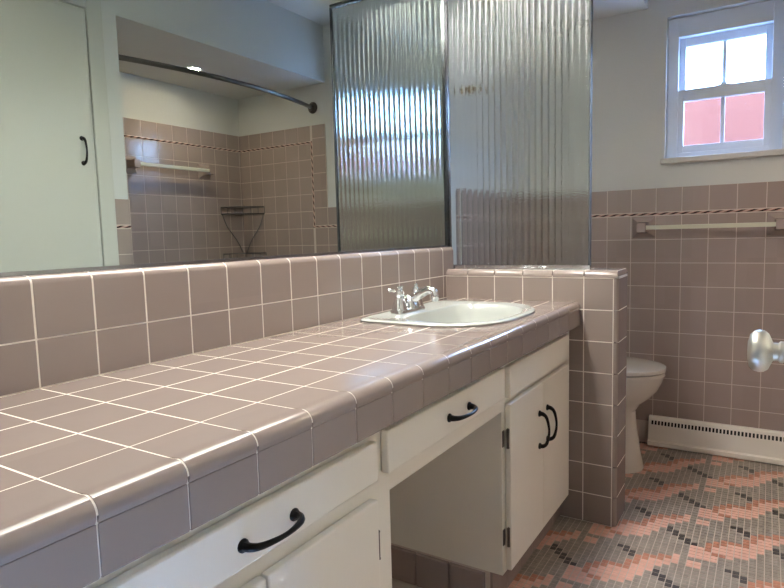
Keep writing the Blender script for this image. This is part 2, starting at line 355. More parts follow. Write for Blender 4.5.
# corner pieces wrap the free end
r = 0.0145
endp = [(0.6272, Y0)] + arc(XE - r, Y0 + r, r, -90, 0) + arc(XE - r, YB - r, r, 0, 90) + [(0.6272, YB)]
for z1, z0 in zip(HZs, HZs[1:]):
    cap(bm, endp, z0, z1, lambda a, b, w_: (a, b, w_))
r = 0.02
topp = [(Y0, 0.0859), (Y0 - 0.0015, 0.0875)] 
topp = [(YB, 0.0860)] + arc(YB - r, 0.110 - r, r, 0, 90)[1:] + [((Y0 + YB) / 2, 0.1105)] + arc(Y0 + r - 0.001, 0.110 - r, r, 90, 180)[:-1] + [(Y0 - 0.001, 0.0860)]
tj = HX[:-1]
for a, c in zip(tj, tj[1:] + [XE]):
    if c - a < 0.02: continue
    cap(bm, topp, a, c, lambda a_, b_, w_: (w_, a_, b_), b=0.0018, e1=(0.008 if c == XE else None))
struct(obj('tile_facing', bm, M['ctile'], hw, wn=True))

# ------------------------------------------------------------------ baseboard heater
ht = thing('baseboard_heater', 'long cream metal baseboard heater with slotted top along the tiled wall under the window', 'heater', (0.93, YF - 0.03, FL))
prof = [(YF - 0.009, FL), (YF - 0.045, FL), (YF - 0.062, FL + 0.006), (YF - 0.062, FL + 0.026), (YF - 0.050, FL + 0.030), (YF - 0.046, FL + 0.102), (YF - 0.034, FL + 0.137), (YF - 0.028, FL + 0.141), (YF - 0.009, FL + 0.141)]
bm = bmesh.new(); loft(bm, [[(x, a, b) for a, b in prof] for x in (0.600, X1 - 0.004)])
obj('housing', bm, M['heater'], ht, bevel=0.0015)
bm = bmesh.new(); tv = Vector((0, 0.012, 0.035)).normalized(); nv = Vector((0, -0.035, 0.012)).normalized()
x = 0.614
while x < X1 - 0.02:
    a = Vector((x, YF - 0.0450, FL + 0.105)) + nv * 0.0006
    q = [a, a + Vector((0.0082, 0, 0)), a + Vector((0.0082, 0, 0)) + tv * 0.019, a + tv * 0.019]
    lo = [p - nv * 0.001 for p in q]; loft(bm, [lo, q]); x += 0.0143
obj('grille_slots', bm, M['slot'], ht)

# ------------------------------------------------------------------ window
wd = struct(bpy.data.objects.new('window_1', None)); C.objects.link(wd); wd.location = (0.873, YF + 0.04, WZ0)
def frame_bm(x0, x1, z0, z1, wdt, y0, y1, wb=None, wt=None):
    wb = wb or wdt; wt = wt or wdt
    return B((x0, x0 + wdt, y0, y1, z0, z1), (x1 - wdt, x1, y0, y1, z0, z1), (x0 + wdt, x1 - wdt, y0, y1, z0, z0 + wb), (x0 + wdt, x1 - wdt, y0, y1, z1 - wt, z1))
o = obj('window_frame', frame_bm(0.647, 1.099, 0.570, 1.190, 0.045, YF + 0.035, YF + 0.11, wb=0.02, wt=0.085), M['vinyl'], wd, bevel=0.002)
struct(o)
struct(obj('upper_sash', B((0.692, 0.718, YF+0.070, YF+0.095, 0.85, 1.105), (1.028, 1.054, YF+0.070, YF+0.095, 0.85, 1.105), (0.718, 1.028, YF+0.070, YF+0.095, 1.068, 1.105), (0.718, 1.028, YF+0.070, YF+0.095, 0.85, 0.878),
      (0.865, 0.881, YF+0.076, YF+0.090, 0.878, 1.068)), M['vinyl'], wd, bevel=0.0015))
struct(obj('lower_sash', B((0.690, 0.716, YF+0.042, YF+0.068, 0.590, 0.872), (1.030, 1.056, YF+0.042, YF+0.068, 0.590, 0.872), (0.716, 1.030, YF+0.042, YF+0.068, 0.590, 0.621), (0.716, 1.030, YF+0.042, YF+0.068, 0.820, 0.872),
      (0.865, 0.881, YF+0.048, YF+0.062, 0.621, 0.820)), M['vinyl'], wd, bevel=0.0015))
struct(obj('sash_lock', B((0.848, 0.898, YF+0.050, YF+0.070, 0.8725, 0.878), (0.862, 0.884, YF+0.045, YF+0.062, 0.878, 0.886)), M['vinyl'], wd, bevel=0.001))
struct(obj('upper_pane', B((0.718, 0.866, YF+0.082, YF+0.084, 0.878, 1.068), (0.880, 1.028, YF+0.082, YF+0.084, 0.878, 1.068)), M['pane'], wd))
struct(obj('lower_pane', B((0.716, 0.866, YF+0.054, YF+0.056, 0.621, 0.820), (0.880, 1.030, YF+0.054, YF+0.056, 0.621, 0.820)), M['fpane'], wd))
struct(obj('window_sill', B((0.630, 1.115, YF - 0.022, YF + 0.035, 0.540, 0.5655)), M['sill'], wd, bevel=0.003))

nb = obj('brick_building', B((-14, 16, 6.5, 12, -6, 1.535)), M['brick']); tag(nb, 'pink brick building seen through the pebbled lower window panes', 'building')
ye = YF + 0.125
ex = obj('wall_sky_screen', B((-6, WX0 - 0.02, ye, ye + 0.03, -6, 5), (WX1 + 0.02, 8, ye, ye + 0.03, -6, 5), (WX0 - 0.02, WX1 + 0.02, ye, ye + 0.03, -6, WZ0 - 0.02), (WX0 - 0.02, WX1 + 0.02, ye, ye + 0.03, WZ1 + 0.02, 5)), mat('sky_screen_brick', (0.22, 0.12, 0.09), 0.9)); struct(ex)  # unseen house wall, added to keep sky light off the brick building
gr = obj('yard', B((-14, 16, YF + 0.6, 6.5, -6.2, -6)), mat('yard_ground', (0.3, 0.3, 0.27), 0.9)); struct(gr)

# ------------------------------------------------------------------ vanity cabinet
XFm = 0.478; XD = 0.496; ZT = -0.084; ZB = -0.680
vc = thing('vanity_cabinet', 'white painted bathroom vanity cabinet with an open knee space, under the tiled counter', 'cabinet', (0.24, 0.6, FL))
def fr(y0, y1, z0, z1): return (XFm - 0.02, XFm, y0, y1, z0, z1)
obj('face_frame', B(fr(YN, 0.036 - 0.30, ZB, ZT), fr(0.300, 0.367, ZB, ZT), fr(0.922, 0.950, ZB, ZT), fr(1.48, Y0, ZB, ZT),
    fr(-0.264, 0.300, -0.112, ZT), fr(0.367, 0.922, -0.105, ZT), fr(0.950, 1.48, -0.112, ZT),
    fr(-0.264, 0.300, -0.228, -0.176), fr(0.367, 0.922, -0.224, -0.176), fr(0.950, 1.48, -0.218, -0.178),
    fr(-0.264, 0.300, ZB, -0.665), fr(0.950, 1.48, ZB, -0.665)), M['white'], vc)
obj('carcass', B((XW, XFm - 0.02, YN, YN + 0.018, ZB, ZT), (XW, XFm - 0.02, 0.349, 0.367, ZB, ZT), (XW, XFm - 0.02, 0.922, 0.940, ZB, ZT), (XW, XFm - 0.02, 1.54, Y0, ZB, ZT),
    (XW, XFm - 0.02, YN + 0.018, 0.349, ZB, ZB + 0.015), (XW, XFm - 0.02, 0.940, 1.54, ZB, ZB + 0.015), (XW, XFm - 0.02, 0.367, 0.922, -0.236, -0.224),
    (XW, XW + 0.008, 0.367, 0.922, FL, -0.236)), M['white'], vc)
def slab(y0, y1, z0, z1): return B((XFm + 0.0015, XD, y0, y1, z0, z1))
def pull(parent, c, along, out, ln=0.100):
    """bow-shaped dark pull between two small round feet"""
    c = Vector(c); a = Vector(along); o_ = Vector(out); h = ln / 2; side = a.cross(o_)
    bm = bmesh.new()
    pts = smoothpts([c - a*h + o_*0.001, c - a*h*0.98 + o_*0.012, c - a*h*0.80 + o_*0.022, c - a*h*0.4 + o_*0.028, c + o_*0.030, c + a*h*0.4 + o_*0.028, c + a*h*0.80 + o_*0.022, c + a*h*0.98 + o_*0.012, c + a*h + o_*0.001], 4)
    n = len(pts); rad = [0.0036 + 0.0040 * abs(2 * i / (n - 1) - 1) ** 1.5 for i in range(n)]
    tube(bm, pts, rad, 10, squash=1.0, side=side)
    for s in (-1, 1): lathe(bm, c + a * h * s, out, [(0.0001, 0), (0.0095, 0), (0.0095, 0.002), (0.0075, 0.005), (0.0001, 0.006)], 16)
    return obj('handle', bm, M['bronze'], parent, smooth=True)
def front(name, y0, y1, z0, z1, hc=None, along=None):
    o = obj(name, slab(y0, y1, z0, z1), M['white'], vc, bevel=0.0028, segs=2)
    if hc: pull(o, hc, along, (1, 0, 0))
    return o
front('drawer', -0.245, 0.304, -0.180, -0.108, (XD, 0.034, -0.148), (0, 1, 0))
front('drawer', 0.339, 0.905, -0.180, -0.100, (XD, 0.632, -0.143), (0, 1, 0))
front('drawer_front', 0.942, 1.494, -0.190, -0.104)
d1 = front('door', -0.245, 0.024, -0.672, -0.213); d2 = front('door', 0.029, 0.302, -0.672, -0.213)
d3 = front('door', 0.942, 1.2155, -0.672, -0.207, (XD, 1.178, -0.345), (0, 0, 1)); d4 = front('door', 1.2175, 1.494, -0.672, -0.207, (XD, 1.252, -0.345), (0, 0, 1))
def hinge(parent, y, z, s):
    bm = bmesh.new(); lathe(bm, (XD - 0.006, y, z - 0.024), (0, 0, 1), [(0.0038, 0), (0.0038, 0.048)], 10)
    for k in (-0.026, 0.024): lathe(bm, (XD - 0.006, y, z + k), (0, 0, 1), [(0.001, -0.002), (0.0045, 0.0), (0.0045, 0.002), (0.001, 0.005)], 10)
    box(bm, XFm, XFm + 0.002, y - 0.012 * s, y, z - 0.022, z + 0.022)
    obj('hinge', bm, M['hinge'], parent, smooth=False)
hinge(d3, 0.937, -0.300, 1); hinge(d3, 0.937, -0.575, 1); hinge(d2, 0.306, -0.300, -1); hinge(d2, 0.306, -0.575, -1)
# tiled plinth of the cabinet
bm = bmesh.new(); XT = 0.448
for a, c in ((YN, 0.367), (0.922, Y0)):
    box(bm, XW, XT - 0.007, a, c, FL, ZB, 1)
    for p_, q_ in zip(grid(a, c, 0.922), grid(a, c, 0.922)[1:]): tile(bm, (XT - 0.008, 0, 0), (0, 1, 0), (0, 0, 1), (1, 0, 0), p_, q_, FL, ZB)
for p_, q_ in zip(grid(XW, XT - 0.02, XT - 0.02), grid(XW, XT - 0.02, XT - 0.02)[1:]):
    tile(bm, (0, 0.922, 0), (1, 0, 0), (0, 0, 1), (0, -1, 0), p_, q_, FL, ZB - 0.004, th=0.012, b=0.005)
    tile(bm, (0, 0.367, 0), (1, 0, 0), (0, 0, 1), (0, 1, 0), p_, q_, FL, ZB - 0.004, th=0.012, b=0.005)
for p_, q_ in zip(grid(0.38, 0.91, 0.4), grid(0.38, 0.91, 0.4)[1:]): tile(bm, (XW + 0.008, 0, 0), (0, 1, 0), (0, 0, 1), (1, 0, 0), p_, q_, FL, ZB - 0.004, th=0.012, b=0.005)
obj('tile_plinth', bm, [M['tile'], M['wgrout']], vc, wn=True)

# ------------------------------------------------------------------ tiled countertop with the sink cut-out
bm = bmesh.new()
XC = [0.0804 + P * k for k in range(4)]; KS = [P * k for k in range(-3, 15)]; KS = [YN] + [k for k in KS if k > YN + 0.01] + [Y0]
fxz = lambda a, b, w_: (a, w_, b)
cove = [(0.0804 - G, -0.008), (0.0804 - G, 0.0), (0.022, 0.0), (0.012, 0.0018), (0.004, 0.0065), (0.0005, 0.0105), (-0.004, 0.0105), (-0.004, -0.008)]
nose = [(XC[3] + G, -0.008), (0.49, -0.03), (0.49, -0.0251), (0.5138, -0.0251), (0.5165, -0.019)] + arc(0.4985, -0.0165, 0.0180, 0, 90, 7) + [(0.49, 0.0008), (0.478, 0.0), (XC[3] + G, 0.0)]
lip = [(0.500, -0.082), (0.513, -0.082), (0.515, -0.079), (0.515, -0.0268), (0.5145, -0.0254), (0.500, -0.0254)]
for a, c in zip(KS, KS[1:]):
    if c - a < 0.01: continue
    tile(bm, (0, 0, -0.008), (1, 0, 0), (0, 1, 0), (0, 0, 1), -0.001, 0.0804 - 0.0005, a, c); cap(bm, nose, a, c, fxz, g=0.0010, b=0.0012); cap(bm, lip, a, c, fxz, g=0.0010, b=0.0012)
    for x0, x1 in zip(XC, XC[1:]): tile(bm, (0, 0, -0.008), (1, 0, 0), (0, 1, 0), (0, 0, 1), x0 + 0.0005, x1 - 0.0005, a, c)
box(bm, -0.006, 0.502, YN, Y0 - 0.0005, -0.045, -0.0006, 1); box(bm, 0.480, 0.5132, YN, Y0 - 0.0005, -0.080, -0.0175, 1); cap(bm, [(0.49,-0.0165)] + arc(0.4985,-0.0165,0.0172,0,90,7) + [(0.49,-0.0006)], YN, Y0 - 0.0005, fxz, mi=1, g=0)
ct = obj('countertop', bm, [M['ctile'], M['grout']])
SX, SY = 0.25, 1.138
def outline(fx, bx, hy, nf, nb, z, cx=SX, cy=SY, n=64):
    out = []
    for k in range(n):
        t = 2 * PI * k / n; c, s = math.cos(t), math.sin(t); e = nf if c >= 0 else nb
        out.append((cx + math.copysign(abs(c) ** (2 / e), c) * (fx if c >= 0 else bx), cy + math.copysign(abs(s) ** (2 / e), s) * hy, z))
    return out
bmc = bmesh.new(); loft(bmc, [outline(0.198, 0.192, 0.254, 2.6, 8, z) for z in (-0.07, 0.03)])
cut = obj('cutter', bmc, M['grout'])
md = ct.modifiers.new('cut', 'BOOLEAN'); md.operation = 'DIFFERENCE'; md.object = cut; md.solver = 'EXACT'; md.use_self = True
dg = bpy.context.evaluated_depsgraph_get(); me2 = bpy.data.meshes.new_from_object(ct.evaluated_get(dg)); ct.modifiers.remove(md); ct.data = me2
bpy.data.objects.remove(cut, do_unlink=True)
bm = bmesh.new(); bm.from_mesh(ct.data)
for e in bm.edges:
    if len(e.link_faces) == 2 and e.calc_face_angle(0) > SHARP: e.smooth = False
for f in bm.faces: f.smooth = True
bm.to_mesh(ct.data); bm.free()
m_ = ct.modifiers.new('wn', 'WEIGHTED_NORMAL'); m_.weight = 90; m_.keep_sharp = True
tag(ct, 'long mauve ceramic tile countertop with pale grout and rounded front edge', 'countertop')

# backsplash
bm = bmesh.new()
KB = [YN] + [P * k for k in range(-3, 15) if P * k > YN + 0.01]
ZM, ZTp = 0.0859, 0.1965; r = 0.016
bp_ = [(-0.024, ZM + G), (0.0, ZM + G)] + arc(-r, ZTp - r, r, 0, 90, 7) + [(-0.024, ZTp)]
for a, c in zip(KB, KB[1:] + [Y0]): tile(bm, (-0.008, 0, 0), (0, 1, 0), (0, 0, 1), (1, 0, 0), a, c, 0.0004, ZM)
for a, c in zip(KB, KB[1:] + [1.625]): cap(bm, bp_, a, c, fxz)
box(bm, XW, -0.0007, YN, Y0, 0.0, ZM + 0.005, 1); cap(bm, [(-0.024, ZM)] + [(-0.0007, ZM)] + arc(-r, ZTp - r, r - 0.0008, 0, 90, 7) + [(-0.024, ZTp - 0.0008)], YN, 1.623, fxz, mi=1, g=0)
tag(obj('backsplash', bm, [M['ctile'], M['grout']], wn=True), 'two-row mauve tile backsplash with bullnose cap below the mirror', 'backsplash')

# ------------------------------------------------------------------ mirror
vm = thing('vanity_mirror', 'large frameless wall mirror with thin metal edging above the tile backsplash', 'mirror', (-0.03, 0.6, 0.188))
obj('mirror_glass', B((XW, -0.025, YN, 1.612, 0.2005, SOZ)), M['mirror'], vm)
obj('bottom_channel', B((XW, -0.0195, YN, 1.612, 0.1967, 0.2000), (-0.025, -0.0195, YN, 1.612, 0.2000, 0.2035)), M['steel'], vm)
obj('side_trim', B((XW, -0.019, 1.612, 1.626, 0.1967, SOZ)), M['dsteel'], vm)

# ------------------------------------------------------------------ fluted glass screen
gs = thing('glass_screen', 'fluted clear glass privacy panel in thin chrome channels on the tiled half wall', 'glass panel', (0.25, 1.64, 0.1105))
bm = bmesh.new(); GX0, GX1, GZ0, GZ1 = -0.017, 0.524, 0.118, SOZ - 0.006; pitch = (GX1 - GX0) / 23; seg = 10; pr = []
N = 23 * seg
for i in range(N + 1):
    t = (i % seg) / seg; h = 0.0027 * (1 - (2 * t - 1) ** 2) if i < N else 0
    pr.append((GX0 + (GX1 - GX0) * i / N, 1.6375 - h))
ring = pr + [(GX1, 1.6425), (GX0, 1.6425)]
loft(bm, [[(x, y, z) for x, y in ring] for z in (GZ0, GZ1)])
go = obj('fluted_pane', bm, M['flute'], gs)
for p in go.data.polygons: p.use_smooth = True
obj('bottom_channel', B((-0.025, 0.530, 1.630, 1.6335, 0.1105, 0.124), (-0.025, 0.530, 1.6455, 1.649, 0.1105, 0.124), (-0.025, 0.530, 1.6335, 1.6455, 0.1105, 0.1175)), M['chrome'], gs)
obj('top_channel', B((-0.025, 0.530, 1.630, 1.650, SOZ - 0.014, SOZ)), M['dsteel'], gs)
obj('edge_channel', B((0.524, 0.530, 1.630, 1.650, 0.124, SOZ - 0.014)), M['dark_edge'], gs)
obj('wall_channel', B((-0.025, -0.0165, 1.628, 1.652, 0.124, SOZ - 0.014)), M['steel'], gs)

# ------------------------------------------------------------------ sink
sk = thing('sink', 'white porcelain drop-in sink set in the tiled counter', 'sink', (SX, SY, 0.0))
bm = bmesh.new()
def bowl(s, z, cx=0.287): return outline(0.146 * s, 0.137 * s, 0.212 * s, 2.5, 5.0, z, cx=cx)
rings = [outline(0.194, 0.188, 0.250, 2.7, 9, -0.020), outline(0.213, 0.206, 0.272, 2.7, 9, 0.0012), outline(0.215, 0.207, 0.274, 2.7, 9, 0.005), outline(0.210, 0.202, 0.269, 2.7, 9, 0.0085), outline(0.203, 0.195, 0.262, 2.7, 8, 0.0095),
         outline(0.195, 0.189, 0.252, 2.7, 7, 0.0080)]
rings += [bowl(1.04, 0.0070), bowl(1.0, 0.0045), bowl(0.97, -0.004), bowl(0.94, -0.025), bowl(0.89, -0.06), bowl(0.80, -0.095), bowl(0.62, -0.118), bowl(0.35, -0.127), bowl(0.14, -0.130), bowl(0.135, -0.15)]
rings = [r_2 for r_2 in rings]
loft(bm, rings, caps=False)
# outer underside of the bowl
loft(bm, [rings[0], [(0.287 + (x - 0.287) * 0.99, y, -0.035) for x, y, z in bowl(1.03, 0)], bowl(0.95, -0.07), bowl(0.84, -0.108), bowl(0.64, -0.130), bowl(0.40, -0.139), bowl(0.2, -0.15), bowl(0.135, -0.15)], caps=False)
bmesh.ops.remove_doubles(bm, verts=bm.verts, dist=1e-6)
obj('basin', bm, M['porc'], sk, smooth=True)
bm = bmesh.new(); lathe(bm, (0.287, SY, -0.131), (0, 0, 1), [(0.028, -0.002), (0.030, 0.002), (0.024, 0.0035), (0.018, 0.001), (0.0175, -0.012), (0.0001, -0.012)], 24)
obj('drain', bm, M['chrome'], sk, smooth=True)
bm = bmesh.new(); lathe(bm, (0.287, SY, -0.131), (0, 0, 1), [(0.0001, 0.0), (0.0165, 0.0), (0.0165, 0.005), (0.006, 0.0075), (0.0001, 0.008)], 20)
obj('stopper', bm, M['slot'], sk, smooth=True)

# ------------------------------------------------------------------ faucet
FX, FY = 0.103, 1.085; z0 = 0.0085
fc = thing('faucet', 'chrome two-handle centerset faucet on the back ledge of the sink', 'faucet', (FX, FY, z0))
bm = bmesh.new()
def ov(hx, hy, z, n=4): return outline(hx, hx, hy, n, n, z, cx=FX, cy=FY, n=40)
loft(bm, [ov(0.028, 0.078, z0), ov(0.028, 0.078, z0 + 0.006), ov(0.025, 0.075, z0 + 0.012), ov(0.020, 0.070, z0 + 0.014)])
obj('base_plate', bm, M['chrome'], fc, smooth=True)
bm = bmesh.new()
def rb(x0, x1, hy, z, n=4): return outline((x1 - x0) / 2, (x1 - x0) / 2, hy, n, n, z, cx=(x0 + x1) / 2, cy=FY, n=32)
loft(bm, [rb(FX - 0.026, FX + 0.036, 0.027, z0 + 0.012), rb(FX - 0.022, FX + 0.029, 0.023, z0 + 0.03), rb(FX - 0.018, FX + 0.020, 0.018, z0 + 0.046), rb(FX - 0.010, FX + 0.010, 0.012, z0 + 0.052)])
tube(bm, smoothpts([(FX + 0.002, FY, z0 + 0.030), (FX + 0.028, FY, z0 + 0.043), (FX + 0.058, FY, z0 + 0.060), (FX + 0.080, FY, z0 + 0.068), (FX + 0.094, FY, z0 + 0.063), (FX + 0.097, FY, z0 + 0.052)], 5), [0.0145] * 5 + [0.0125] * 6 + [0.0115] * 15, 16)
lathe(bm, (FX + 0.097, FY, z0 + 0.035), (0, 0, 1), [(0.0105, 0), (0.0115, 0.002), (0.0115, 0.016), (0.009, 0.018)], 18)
obj('spout', bm, M['chrome'], fc, smooth=True)
bm = bmesh.new(); lathe(bm, (FX - 0.022, FY, z0 + 0.012), (0, 0, 1), [(0.0025, 0), (0.0025, 0.055), (0.006, 0.058), (0.006, 0.066), (0.002, 0.068)], 12)
obj('lift_rod', bm, M['chrome'], fc, smooth=True)
for s, ang, ll in ((-1, 215, 0.62), (1, -8, 1.0)):
    c = Vector((FX, FY + s * 0.051, z0 + 0.010)); bm = bmesh.new()
    lathe(bm, c, (0, 0, 1), [(0.0245, 0), (0.023, 0.010), (0.018, 0.026), (0.015, 0.034), (0.0155, 0.036), (0.0155, 0.039)], 24)
    lathe(bm, c + Vector((0, 0, 0.040)), (0, 0, 1), [(0.012, 0), (0.014, 0.003), (0.016, 0.010), (0.014, 0.018), (0.008, 0.021), (0.006, 0.026), (0.0075, 0.030), (0.0001, 0.033)], 24)
    d = Vector((math.cos(math.radians(ang)) * 0.9, math.sin(math.radians(ang)), 0)).normalized()
    tube(bm, smoothpts([c + Vector((0, 0, 0.052)), c + Vector((0, 0, 0.056)) + d * 0.018 * ll, c + Vector((0, 0, 0.061)) + d * 0.040 * ll, c + Vector((0, 0, 0.060)) + d * 0.056 * ll], 4), [0.007, 0.0065, 0.006, 0.0055, 0.005, 0.0045, 0.0045, 0.0045, 0.005, 0.0055, 0.006, 0.006, 0.0045], 12)
    obj('handle', bm, M['chrome'], fc, smooth=True)

# ------------------------------------------------------------------ towel bars
def towel_bar(label, A, U, N, ln, zc, proj=0.075):
    """ceramic posts set on the tiles with a square cream bar between"""
    A, U, N = Vector(A), Vector(U), Vector(N); Z = Vector((0, 0, 1))
    t = thing('towel_bar', label, 'towel bar', A + U * ln / 2 + Z * zc)
    for s in (0, ln):
        c = A + U * s + Z * zc; bm = bmesh.new()
        def sq(hu, hz, n, dz=0.0): return [c + U * a * hu + Z * (b * hz + dz) + N * n for a, b in ((-1,-1),(1,-1),(1,1),(-1,1))]
        loft(bm, [sq(0.050, 0.047, 0.0078), sq(0.050, 0.047, 0.012), sq(0.044, 0.041, 0.017), sq(0.026, 0.026, 0.030), sq(0.021, 0.022, 0.046, 0.0), sq(0.020, 0.022, proj + 0.018), ])
        obj('post', bm, M['tile'], t, bevel=0.003)
    bm = bmesh.new(); a = A + Z * zc + N * proj; h = 0.0095
    loft(bm, [[a + U * q + Z * i * h + N * j * h for i, j in ((-1,-1),(1,-1),(1,1),(-1,1))] for q in (0.0, ln)])
    obj('bar', bm, M['bar'], t, bevel=0.002)
    return t
towel_bar('cream towel bar with mauve ceramic posts on the tiled wall below the window', (0.562, YF, 0), (1, 0, 0), (0, -1, 0), 0.545, 0.252)
towel_bar('cream towel bar inside the tiled tub alcove, seen in the mirror', (X2, 1.637, 0), (0, 1, 0), (-1, 0, 0), 0.545, 0.690)

# ------------------------------------------------------------------ small hook behind the fluted glass
hk = thing('robe_hook', 'small brass two-prong hook on the wall behind the fluted glass panel', 'hook', (XW, 1.80, 0.83))
bm = bmesh.new(); lathe(bm, (XW, 1.80, 0.838), (1, 0, 0), [(0.020, 0), (0.020, 0.004), (0.014, 0.007), (0.007, 0.010), (0.007, 0.050), (0.010, 0.054), (0.010, 0.060), (0.0001, 0.063)], 20)
obj('hook_post', bm, M['brass'], hk, smooth=True)
bm = bmesh.new()
for q in (-1, 1):
    tube(bm, smoothpts([(XW + 0.035, 1.80, 0.838), (XW + 0.048, 1.80 + q * 0.018, 0.826), (XW + 0.066, 1.80 + q * 0.030, 0.830), (XW + 0.074, 1.80 + q * 0.034, 0.846)], 4), 0.0042, 8)
obj('prong', bm, M['brass'], hk, smooth=True)

# ------------------------------------------------------------------ toilet
TY = 2.15
tl = thing('toilet', 'bone coloured toilet with closed lid behind the tiled half wall', 'toilet', (0.42, TY, FL))
def egg(x0, x1, hw_, z, n=48, e=2.1):
    cx = x0 + (x1 - x0) * 0.42; out = []
    for k in range(n):
        t = 2 * PI * k / n; c, s = math.cos(t), math.sin(t)
        out.append((cx + (math.copysign(abs(c) ** (2 / e), c)) * ((x1 - cx) if c > 0 else (cx - x0)), TY + math.copysign(abs(s) ** (2 / e), s) * hw_, z))
    return out
bm = bmesh.new()
loft(bm, [egg(0.235, 0.632, 0.124, FL), egg(0.235, 0.636, 0.122, FL + 0.012), egg(0.24, 0.620, 0.110, FL + 0.08), egg(0.24, 0.604, 0.100, FL + 0.18), egg(0.235, 0.598, 0.098, FL + 0.255), egg(0.22, 0.618, 0.116, FL + 0.2890),
          egg(0.21, 0.656, 0.148, FL + 0.3190), egg(0.20, 0.686, 0.170, FL + 0.3540), egg(0.20, 0.703, 0.182, FL + 0.3920), egg(0.20, 0.708, 0.186, FL + 0.4130), egg(0.20, 0.710, 0.184, FL + 0.4190)])
obj('bowl', bm, M['porc2'], tl, smooth=True)
bm = bmesh.new(); loft(bm, [egg(0.215, 0.714, 0.188, FL + 0.4205), egg(0.215, 0.713, 0.190, FL + 0.4240), egg(0.215, 0.713, 0.190, FL + 0.4310), egg(0.215, 0.714, 0.187, FL + 0.4340)])
obj('seat', bm, M['porc2'], tl, wn=True)
bm = bmesh.new(); loft(bm, [egg(0.205, 0.712, 0.189, FL + 0.4375), egg(0.205, 0.716, 0.193, FL + 0.4400), egg(0.205, 0.716, 0.193, FL + 0.4480), egg(0.205, 0.716, 0.188, FL + 0.4540), egg(0.21, 0.69, 0.172, FL + 0.4580), egg(0.22, 0.5, 0.08, FL + 0.4600)])
obj('lid', bm, M['porc2'], tl, smooth=True)
bm = bmesh.new(); box(bm, -0.020, 0.185, TY - 0.235, TY + 0.235, FL + 0.40, FL + 0.745); obj('tank', bm, M['porc2'], tl, bevel=0.02, segs=3)
bm = bmesh.new(); box(bm, -0.024, 0.195, TY - 0.242, TY + 0.242, FL + 0.7455, FL + 0.775); obj('tank_lid', bm, M['porc2'], tl, bevel=0.008, segs=3)
bm = bmesh.new(); lathe(bm, (0.186, TY - 0.17, FL + 0.69), (1, 0, 0), [(0.012, 0), (0.012, 0.01), (0.006, 0.014)], 14); tube(bm, [(0.197, TY - 0.17, FL + 0.69), (0.199, TY - 0.10, FL + 0.683)], 0.005)
obj('flush_lever', bm, M['chrome'], tl, smooth=True)

# ------------------------------------------------------------------ bathtub in the alcove
tb = thing('bathtub', 'pale enamel bathtub filling the tiled shower alcove', 'bathtub', ((X1 + X2) / 2, (YA + YF) / 2, FL))
bm = bmesh.new(); tz = FL + 0.36
def rr(x0, x1, y0, y1, z, r, n=5):
    o_ = []
    for cx, cy, a in ((x1-r, y1-r, 0), (x0+r, y1-r, 90), (x0+r, y0+r, 180), (x1-r, y0+r, 270)):
        o_ += [(px, py, z) for px, py in arc(cx, cy, r, a, a + 90, n)]
    return o_
ax0, ax1, ay0, ay1 = X1 + 0.002, X2 - 0.009, YA + 0.009, YF - 0.0095
loft(bm, [rr(ax0, ax1, ay0, ay1, FL, 0.004), rr(ax0, ax1, ay0, ay1, tz - 0.015, 0.004), rr(ax0 + 0.004, ax1 - 0.001, ay0 + 0.001, ay1 - 0.001, tz, 0.006), rr(ax0 + 0.075, ax1 - 0.06, ay0 + 0.07, ay1 - 0.07, tz - 0.002, 0.09),
          rr(ax0 + 0.10, ax1 - 0.075, ay0 + 0.10, ay1 - 0.10, tz - 0.10, 0.10), rr(ax0 + 0.13, ax1 - 0.11, ay0 + 0.15, ay1 - 0.15, tz - 0.29, 0.10), rr(ax0 + 0.18, ax1 - 0.16, ay0 + 0.22, ay1 - 0.22, tz - 0.31, 0.08)])
obj('tub_shell', bm, M['tub'], tb, wn=True)
bm = bmesh.new(); lathe(bm, (ax0 + 0.37, ay1 - 0.30, tz - 0.311), (0, 0, 1), [(0.03, 0), (0.03, 0.003), (0.0001, 0.004)], 20); obj('drain', bm, M['chrome'], tb, smooth=True)

# ------------------------------------------------------------------ shower rod
rd = thing('shower_rod', 'curved bronze shower curtain rod across the tub alcove, seen in the mirror', 'shower rod', (1.36, (YA + YF) / 2, 1.063))
bm = bmesh.new(); pts = [(1.362 - 0.096 * (1 - (2 * i / 24 - 1) ** 2), YA + 0.012 + (YF - YA - 0.024) * i / 24, 1.063) for i in range(25)]
tube(bm, pts, 0.0125, 14); obj('rod', bm, M['wire'], rd, smooth=True)
for y, s in ((YA, 1), (YF, -1)):
    bm = bmesh.new(); lathe(bm, (1.362, y, 1.063), (0, s, 0), [(0.036, 0), (0.036, 0.004), (0.030, 0.010), (0.018, 0.014), (0.018, 0.030), (0.0001, 0.031)], 24)
    obj('flange', bm, M['hinge'], rd, smooth=True)

